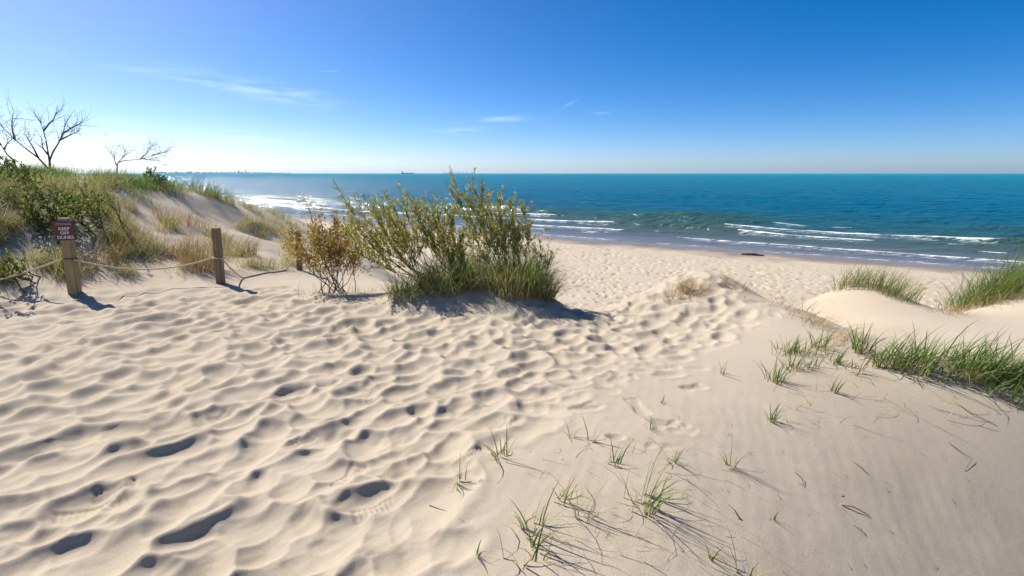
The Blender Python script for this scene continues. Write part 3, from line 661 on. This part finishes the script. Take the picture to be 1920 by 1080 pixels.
tag(blade_obj('creeping_grass', many(pr), M['straw']), 'orange straw litter along the dune edges above the beach', kind='stuff')

# ------------------------------------------------------------------ left dune vegetation
def field(n, fx, tint, h, bend, width, wind=.6, dead=.15, nb=9, spread=.14):
    pr = []
    while len(pr) < n:
        p = fx()
        if p is None: continue
        pr.append(tuft_data(p, n=nb, h=h * random.uniform(.6, 1.3), spread=spread, tint=tint, bend=bend, width=width, wind=wind, dead=dead, seg=3, curl=.3))
    return many(pr)
def slope_pt():
    px = random.uniform(-60, 560); py = random.uniform(335, 535)
    if py < np.interp(px, [0, 300, 560], [320, 350, 430]) or py > np.interp(px, [0, 400, 560], [530, 512, 500]): return None
    if 230 < px < 420 and np.interp(px, [230, 420], [345, 372]) < py < np.interp(px, [230, 300, 420], [372, 385, 418]): return None
    if fbm(np.array(px * .022), np.array(py * .04), 3) < .10 + .10 * random.random(): return None
    return at(px, py, 5)
tag(blade_obj('dune_grass', field(1050, slope_pt, (.45, 1), .40, (.3, .95), .007, .75, .4, nb=15, spread=.11), M['grass']), 'thin tangled grass over the shaded face of the left dune', kind='stuff')
def sky_py(px):
    for py in range(285, 420, 2):
        if math.hypot(*at(px, py, 4, 60)[:2]) < 24: return py
    return 420
SKX = np.arange(-60, 380, 20); SKY_ = [sky_py(x) for x in SKX]
def crest_pt():
    px = random.uniform(-40, 345); py = np.interp(px, SKX, SKY_) + 1 + random.random() ** 2 * 18
    if 130 < px < 180 and random.random() < .75: return None
    return at(px, py, 5)
tag(blade_obj('crest_grass', field(420, crest_pt, (.0, .7), .30, (.2, .8), .007, .75, .15, nb=18, spread=.2), M['grass']), 'green grass along the skyline of the left dune', kind='stuff')
for i, (px, py, n, h, sp, lab) in enumerate([(385, 366, 260, .55, .35, 'tall green grass clump on the dune skyline where the lake begins'), (418, 376, 200, .5, .3, 'green grass clump on the descending dune skyline, beside the tall one'), (470, 394, 160, .45, .35, 'mixed green and tan grass clump halfway down the dune skyline'), (520, 407, 180, .5, .4, 'tan tipped grass clump low on the dune skyline above the beach'), (255, 364, 120, .3, .25, 'dark grass clump casting blue shade on the bare dune top')]):
    tuft('grass_clump', at(px, py, 8), lab, 'grass', 'clumps on the left dune skyline', n=n, h=h, spread=sp, tint=(.1, .85), bend=(.2, .8), width=.009, wind=.8, dead=.15)
for i, (px, py, n, h, sp, lab) in enumerate([(375, 505, 420, .72, .30, 'large orange-brown grass clump left of the second fence post'), (345, 480, 260, .6, .3, 'orange-brown grass behind the large clump, higher on the slope'), (462, 478, 200, .55, .2, 'upright tan grass clump right of the second fence post'), (265, 455, 160, .5, .25, 'tan grass clump on the slope below the bare dune top'),
                                             (190, 500, 180, .6, .25, 'yellow grass leaning over just right of the sign'), (320, 415, 160, .45, .35, 'brownish grass tuft under the bare sand tongue'), (370, 425, 160, .45, .35, 'brown grass along the shaded edge of the sand tongue'), (215, 410, 150, .5, .3, 'rust-coloured grass beside the leafy bush'), (488, 500, 120, .32, .25, 'short greenish grass at the dune foot between second and third posts')]):
    tuft('dry_grass_clump', at(px, py, 5), lab, 'grass', 'dry clumps on the left dune face', mat='straw', n=n, h=h, spread=sp, tint=(.1, 1), bend=(.2, .85), width=.006, wind=.8, dead=.2)
def bush(px, py, Y_, label, ends, tint=(0, 1), leaf=(.048, .026), dens=46):
    r0 = at(px, py, 5); Yd = r0[1]
    return shrub('leafy_bush', label, 'bush', r0, [np.array(aty(a, b, Yd + random.uniform(-.5, .5))) for a, b in ends], 'bush_leaf', leaf=leaf, dens=dens, spread=.35, twigs=7, tint=tint, stem_r=.010, start=.2)
bush(90, 425, 0, 'broad dark leafy bush with bright leaf tips above the sign', [(30, 345), (45, 360), (60, 350), (75, 365), (90, 350), (105, 360), (120, 355), (135, 365), (150, 375), (160, 390), (60, 385), (85, 380), (110, 385), (130, 392), (45, 375), (100, 400), (75, 400), (165, 370), (50, 400), (120, 375)])
bush(20, 350, 0, 'yellow-green bush on the dune top at the left picture edge', [(0, 300), (12, 295), (25, 300), (40, 305), (50, 318), (5, 315), (30, 315), (-15, 305), (45, 325)], tint=(.2, 1))
bush(170, 425, 0, 'brownish twiggy bush right of the broad dark bush', [(150, 350), (162, 345), (175, 352), (188, 360), (200, 372), (185, 385), (160, 380), (205, 395), (172, 370), (195, 350)], tint=(.3, 1), leaf=(.04, .02), dens=45)
bush(285, 345, 0, 'low green bush on the dune skyline near the lake', [(270, 325), (280, 320), (290, 322), (300, 328), (310, 335), (285, 332)], tint=(.2, .8))
bush(10, 535, 0, 'small green bush by the rope at the left picture edge', [(0, 475), (8, 480), (18, 470), (-10, 478), (14, 495), (2, 500)], tint=(.2, .9), dens=35)

# ------------------------------------------------------------------ bare trees on the dune
def tree(name, label, limbs, Yd, r0, seed, leafn=260, twn=9):
    rr = np.random.default_rng(seed); base = np.array(aty(*limbs[0][0], Yd)); base[2] = gz(base[0], base[1]) - .1
    e = empty(name, base); tag(e, label, 'tree', 'bare trees on the left dune')
    tr, tw, lp, ld = [], [], [], []
    def twig(p, d, L, r, lev):
        n = 4; pts_ = [p]; dd = d.copy()
        for _ in range(n - 1):
            dd = dd + rr.normal(0, .22, 3); dd /= np.linalg.norm(dd); pts_.append(pts_[-1] + dd * L / (n - 1))
        tw.append(tube(pts_, np.linspace(r, r * .35, n), 4))
        if lev > 0:
            for k in range(3):
                q = pts_[1 + k % 3]; nd = dd + rr.normal(0, .55, 3); nd /= np.linalg.norm(nd); twig(np.array(q), nd, L * rr.uniform(.4, .65), r * .5, lev - 1)
        else:
            for q in pts_[1:]:
                lp.append(q + rr.normal(0, .02, 3)); ld.append(dd + rr.normal(0, .5, 3))
    for li, (poly, rk) in enumerate([(l, 1 if i == 0 else .62) for i, l in enumerate(limbs)]):
        dep = rr.normal(0, .08, len(poly)).cumsum()
        pts_ = np.array([aty(x, y, Yd + (dep[k] if k and li else 0)) for k, (x, y) in enumerate(poly)])
        if li == 0: pts_[0] = base
        f = np.linspace(0, 1, len(poly) * 4); line = np.stack([np.interp(f, np.linspace(0, 1, len(poly)), pts_[:, c]) for c in range(3)], -1)
        line[1:-1] = (line[:-2] + line[1:-1] * 2 + line[2:]) / 4
        tr.append(tube(line, np.linspace(r0 * rk, r0 * (.62 if li == 0 else .09), len(line)), 6))
        if li == 0: continue
        for _ in range(twn):
            k = int(rr.uniform(.35, 1) * (len(line) - 1)); d = line[min(k + 1, len(line) - 1)] - line[k - 1]; d /= np.linalg.norm(d) + 1e-9
            d = d + rr.normal(0, .45, 3) + np.array([0, 0, .35]); d /= np.linalg.norm(d); twig(line[k], d, rr.uniform(.15, .42), r0 * .15, 1)
    v, q, t_, a, b = join(tr); mobj('trunk', np_mesh('trunk', v - base, q, t_), M['bark'], e)
    v, q, t_, a, b = join(tw); cr = mobj('crown', np_mesh('crown', v - base, q, t_), M['bark'], e)
    lp_, ld_ = np.array(lp), np.array(ld)
    if leafn and len(lp_):
        sel = rr.permutation(len(lp_))[:leafn]
        tag(blade_obj('leaf_buds', leaves(lp_[sel] - base, ld_[sel], .035, .016, rr.uniform(.2, 1, len(sel))), M['bush_leaf'], cr), kind='stuff')
tree('bare_tree', 'bare forked tree, the tallest on the left dune skyline', [[(91, 322), (93, 302)],
     [(93, 302), (99, 285), (110, 268), (118, 250), (124, 228), (138, 208)], [(93, 303), (90, 285), (86, 262), (80, 240), (72, 222)], [(82, 245), (92, 232), (102, 222), (106, 210)], [(90, 290), (80, 278), (77, 254)],
     [(90, 316), (72, 296), (50, 280), (30, 264), (12, 246), (-2, 232)], [(28, 262), (22, 240), (24, 212)], [(113, 262), (130, 254), (150, 245)], [(118, 250), (134, 240), (154, 230)], [(72, 296), (60, 272), (44, 250)]], 12, .034, 1, 90, 9)
tree('leaning_tree', 'low tree leaning right with budding twigs on the dune skyline', [[(214, 322), (220, 306)], [(220, 306), (232, 301), (250, 300), (268, 298), (285, 292), (305, 284)], [(218, 310), (214, 298), (216, 286)], [(222, 304), (232, 294), (240, 286)], [(268, 298), (285, 300), (308, 302)], [(262, 299), (272, 291), (280, 283)], [(285, 291), (300, 288), (314, 284)]], 13, .020, 2, 420, 11)
tree('dead_tree', 'crooked bare tree low at the left picture edge', [[(34, 312), (25, 300)], [(25, 300), (12, 288), (2, 272), (-12, 262)], [(8, 280), (14, 268), (22, 262)], [(2, 272), (-4, 262), (-2, 250)]], 10.5, .026, 3, 60, 9)

# ------------------------------------------------------------------ rope fence
def box_mesh(name, sx, sy, z0, z1, bev=.008, taper=1.0):
    import bmesh
    bm = bmesh.new(); bmesh.ops.create_cube(bm, size=1)
    for v in bm.verts:
        k = 1 if v.co.z < 0 else taper
        v.co = Vector((v.co.x * sx * k, v.co.y * sy * k, z0 if v.co.z < 0 else z1))
    bmesh.ops.bevel(bm, geom=bm.edges[:], offset=bev, segments=2, affect='EDGES')
    me = bpy.data.meshes.new(name); bm.to_mesh(me); bm.free(); return me
def ring_mesh(name, half, r, z):
    pts_ = [(-half, -half, z), (half, -half, z), (half, half, z), (-half, half, z), (-half, -half, z)]
    v, q, t_, a, b = tube(pts_, r, 6); return np_mesh(name, v, q, t_)
POSTS = [(141, 550, 1.00, .120, 'post', 'light wooden post with maroon keep off dunes sign on the rope fence', .30), (414, 531, .82, .100, 'post_grey', 'dark wooden fence post beside the large orange-brown grass clump', -.1),
         (562, 507, .72, .09, 'post_grey', 'wooden fence post behind the orange-brown shrub', .2)]
plist = []
for px, py, h, w, mt, lab, rz in POSTS:
    p = at(px, py, 4); e = empty('sign_post' if px < 200 else 'fence_post', p, rz); e.rotation_euler[1] = R(2.6); tag(e, lab, 'post', 'posts of the rope fence')
    mobj('post', box_mesh('post', w, w, -.3, h, .012, .97), M[mt], e)
    zr = h * .47
    mobj('rope_loop', ring_mesh('rope_loop', w * .5 + .005, .007, zr), M['wire'] if px < 200 else M['rope'], e)
    plist.append((p, zr, e, h, w))
def far_post(px, py, h, w, lab, Yd):
    p = np.array(aty(px, py, Yd)); p[2] = gz(p[0], p[1]); e = empty('fence_post', p); tag(e, lab, 'post', 'posts of the rope fence')
    mobj('post', box_mesh('post', w, w, -.4, h, .012, .97), M['post_grey'], e); return p
p4 = far_post(632, 445, .95, .14, 'farthest fence post standing against the beach', 20.0)
p5 = far_post(624, 452, .60, .16, 'short stump of a post just left of the farthest post', 17.5)
# the sign
p, zr, e, h, w = plist[0]
bd = mobj('sign_board', box_mesh('sign_board', .225, .012, -.122, .122, .004), M['maroon'], e)
bd.location = (.012, -w / 2 - .010, h - .16); bd.rotation_euler = (0, R(-3.0), 0)
def lettering(txt, size, z, x=0):
    cu = bpy.data.curves.new('lettering', 'FONT'); cu.body = txt; cu.size = size; cu.align_x = 'CENTER'; cu.align_y = 'CENTER'; cu.extrude = .0008; cu.offset = size * .004
    to = bpy.data.objects.new('tmp', cu); scene.collection.objects.link(to)
    dg = bpy.context.evaluated_depsgraph_get(); me = bpy.data.meshes.new_from_object(to.evaluated_get(dg)); bpy.data.objects.remove(to)
    o = mobj('lettering', me, M['white'], bd); o.location = (x, -.0072, z); o.rotation_euler = (math.pi / 2, 0, 0); return o
for txt, z in (('KEEP', .025), ('OFF', -.030), ('DUNES', -.085)): lettering(txt, .056, z)
for z, L in ((.098, .16), (.080, .18)):                                    # two lines of small print, too fine to read
    vs = [];
    x = -L / 2
    parts = []
    while x < L / 2:
        wl = random.uniform(.008, .022); parts.append(tube([(x, 0, 0), (x + wl, 0, 0)], .0022, 4)); x += wl + .005
    v, q, t_, a, b = join(parts); o = mobj('small_print', np_mesh('small_print', v, q, t_), M['white'], bd); o.location = (0, -.0065, z)
def rope(a, b, sag, label, lie=False):
    n = 28; f = np.linspace(0, 1, n)[:, None]; pts_ = a + (b - a) * f; pts_[:, 2] -= 4 * sag * (f * (1 - f))[:, 0]
    g = gz(pts_[:, 0], pts_[:, 1]) + .012; pts_[:, 2] = np.maximum(pts_[:, 2], g)
    v, q, t_, x1, x2 = tube(pts_, .011, 7); o = mobj('rope', np_mesh('rope', v - pts_[0], q, t_), M['rope']); o.location = pts_[0]
    tag(o, label, 'rope', 'ropes of the fence')
tie = [pp + np.array([0, 0, z_]) for pp, z_, *_ in plist]
off1 = np.array([.07, -.03, 0])
rope(np.array(aty(-170, 560, 6.2)), tie[0] - off1, .06, 'pale rope running from the sign post out of the picture at left')
rope(tie[0] + off1, tie[1] - off1, .16, 'pale rope sagging between the sign post and the second post')
rope(tie[1] + off1, tie[2] - off1 * .7, .52, 'rope drooping to the sand between second and third posts')
rope(tie[2] + off1 * .7, p5 + np.array([0, 0, .35]), .4, 'faint rope running behind the orange-brown shrub toward the far posts')

# ------------------------------------------------------------------ beach things
lg = at(1411, 479, 15); L = 1.55
f = np.linspace(-.5, .5, 14)[:, None]
ln = np.c_[f * L, .05 * np.sin(f * 5), .03 * np.cos(f * 7)] ; rad = .085 * (1 - .25 * np.abs(f[:, 0])) * (1 + .12 * np.sin(f[:, 0] * 23)); rad[0] *= .75; rad[-1] *= .6
v, q, t_, a, b = tube(ln, rad, 9); o = mobj('driftwood_log', np_mesh('driftwood_log', v, q, t_), M['drift']); o.location = lg + np.array([0, 0, .07]); o.rotation_euler = (0, R(1), R(-28))
tag(o, 'dark driftwood log lying on the beach near the water', 'log')
def litter(px, py, n, sx_, sy_, lab, mat='straw_debris', ln_=(.05, .25)):
    c0 = at(px, py, 1.2); parts = []
    for _ in range(n):
        x, y = c0[0] + random.gauss(0, sx_), c0[1] + random.gauss(0, sy_); a_ = random.uniform(0, 3.14); l_ = random.uniform(*ln_)
        pp = np.array([[x, y, 0], [x + .5 * l_ * math.cos(a_), y + .5 * l_ * math.sin(a_), 0], [x + l_ * math.cos(a_ + .3), y + l_ * math.sin(a_ + .3), 0]])
        pp[:, 2] = gz(pp[:, 0], pp[:, 1]) + np.array([.004, .004 + l_ * .12, .006]); parts.append(tube(pp, [l_ * .03, l_ * .035, l_ * .015], 5))
    v, q, t_, a, b = join(parts); o = mobj('beach_litter', np_mesh('beach_litter', v, q, t_), M[mat]); tag(o, lab, kind='stuff')
litter(1132, 454, 40, .9, .35, 'strand line twigs near the water below the middle breakers')
litter(1205, 459, 16, .6, .2, 'strand line twigs right of the middle of the beach')
litter(1320, 471, 45, 1.6, .4, 'strand line twigs left of the driftwood log')
litter(1232, 792, 14, .09, .05, 'dark bark crumbs in the scuffed prints', ln_=(.012, .04))
litter(1640, 900, 70, .75, .5, 'tiny bits of stalk and bark strewn over the bare flank', ln_=(.008, .035))
litter(1150, 930, 50, .5, .4, 'tiny bits of stalk around the foreground tufts', ln_=(.008, .035))
litter(960, 447, 50, 3.0, .5, 'strand line twigs on the beach right of the hummock')
litter(1560, 484, 50, 2.0, .4, 'strand line twigs right of the driftwood log')
def twig(pxs, r, lab, mat='straw'):
    pts_ = np.array([at(x, y) for x, y in pxs]); pts_[:, 2] += r * 1.2 + np.array([0] + [.012] * (len(pts_) - 2) + [0])
    v, q, t_, a, b = tube(pts_, np.linspace(r, r * .4, len(pts_)), 5)
    o = mobj('dry_twig', np_mesh('dry_twig', v - pts_[0], q, t_, {'tint': a + .9, 'along': b + .5}), M[mat]); o.location = pts_[0]; tag(o, lab, 'twig', 'dry stalks on the sand')
twig([(1595, 863), (1615, 880), (1625, 890)], .004, 'bleached forked stalk high on the bare flank')
twig([(1578, 948), (1600, 957), (1630, 970)], .006, 'pale frayed stalk lying on the bare flank')
twig([(1778, 832), (1800, 850), (1822, 866), (1808, 884)], .0025, 'bent dark stalk at the right of the bare flank', 'twig')
twig([(1490, 886), (1503, 900), (1508, 915)], .0022, 'short dark stalk right of the fanned tuft', 'twig')
twig([(1598, 984), (1612, 995), (1622, 1006)], .003, 'thin pale stalk below the frayed stalk')
twig([(1690, 700), (1715, 712), (1728, 730)], .004, 'bleached stalk sticking out under the long green clump')
twig([(1776, 745), (1815, 775), (1870, 800)], .004, 'long bleached stalk in the shade of the long clump')

# ------------------------------------------------------------------ far shore and ship
def far_pt(px, D, z=WATER_Z):
    a_ = math.atan((px - 960) / FPX * 1 / math.cos(PITCH)); return np.array([D * math.sin(a_), D * math.cos(a_), z])
sp = far_pt(774, 9000); e = empty('cargo_ship', sp, -math.atan2(sp[0], sp[1])); tag(e, 'long low cargo ship on the horizon', 'ship')
import bmesh
def extr(name, poly, depth, mat, parent, y0=0):
    bm = bmesh.new(); a_ = [bm.verts.new((x, y0 - depth / 2, z)) for x, z in poly]; b_ = [bm.verts.new((x, y0 + depth / 2, z)) for x, z in poly]
    bm.faces.new(a_); bm.faces.new(b_[::-1])
    for i in range(len(poly)): j = (i + 1) % len(poly); bm.faces.new((a_[j], a_[i], b_[i], b_[j]))
    bmesh.ops.recalc_face_normals(bm, faces=bm.faces[:]); me = bpy.data.meshes.new(name); bm.to_mesh(me); bm.free(); return mobj(name, me, mat, parent)
extr('hull', [(-100, -2), (-104, 14), (-70, 13), (85, 12), (100, 17), (104, 17), (94, -2)], 24, M['steel'], e)
extr('deckhouse', [(-98, 13), (-98, 32), (-82, 32), (-78, 22), (-74, 13)], 20, M['steel'], e)
extr('funnel', [(-93, 31.9), (-92, 42), (-87, 42), (-86, 31.9)], 8, M['steel'], e)
extr('foremast', [(92, 16.9), (92, 26), (94, 26), (94, 16.9)], 2, M['steel'], e)
def skyline(name, label, x0, x1, D, hs_, seed, dens):
    rr = np.random.default_rng(seed); bm = bmesh.new()
    def bx_(c, wx_, wz_, z0):
        r = bmesh.ops.create_cube(bm, size=1)['verts']
        for v in r: v.co = Vector((c[0] + v.co.x * wx_, c[1] + v.co.y * wx_, z0 + (v.co.z + .5) * wz_))
    for px in np.arange(x0, x1, dens):
        c = far_pt(px + rr.uniform(-1, 1) * dens, D + rr.uniform(-800, 800)); hgt = hs_(px, rr); bx_(c, D / FPX * rr.uniform(.7, 1.6) * dens * .8, hgt + 5, WATER_Z)
    me = bpy.data.meshes.new(name); bm.to_mesh(me); bm.free(); o = mobj(name, me, M['concrete']); tag(o, label, kind='stuff')
pk = {853: 260, 840: 110, 866: 190, 872: 120, 880: 170, 888: 90, 846: 80}
skyline('distant_skyline', 'faint city towers beyond the horizon behind the tallest willow', 836, 892, 40000, lambda x, r: max([25 + 15 * r.random()] + [h_ for k_, h_ in pk.items() if abs(k_ - x) < 1.0]), 1, 1.0)
skyline('distant_shore', 'low hazy built-up shore along the horizon at left', 318, 566, 26000, lambda x, r: (30 + 45 * r.random() ** 3 + (60 if r.random() < .04 else 0)) * np.interp(x, [318, 480, 566], [1, 1, .35]), 2, 1.6)

# ------------------------------------------------------------------ haze over the lake
bm = bmesh.new(); bmesh.ops.create_cube(bm, size=1)
for v in bm.verts: v.co = Vector((v.co.x * 125000, v.co.y * 125000, -14.2 if v.co.z < 0 else 330))
me = bpy.data.meshes.new('haze'); bm.to_mesh(me); bm.free()
hm_, ht, hout = new_mat('haze_air')
pv = ht.nodes.new('ShaderNodeVolumePrincipled'); pv.inputs['Color'].default_value = (.70, .88, 1, 1); pv.inputs['Density'].default_value = 1.2e-5; pv.inputs['Anisotropy'].default_value = .35
ht.links.new(pv.outputs[0], hout.inputs['Volume'])
hz = mobj('haze', me, hm_); tag(hz, 'pale haze over the lake toward the horizon', kind='stuff')
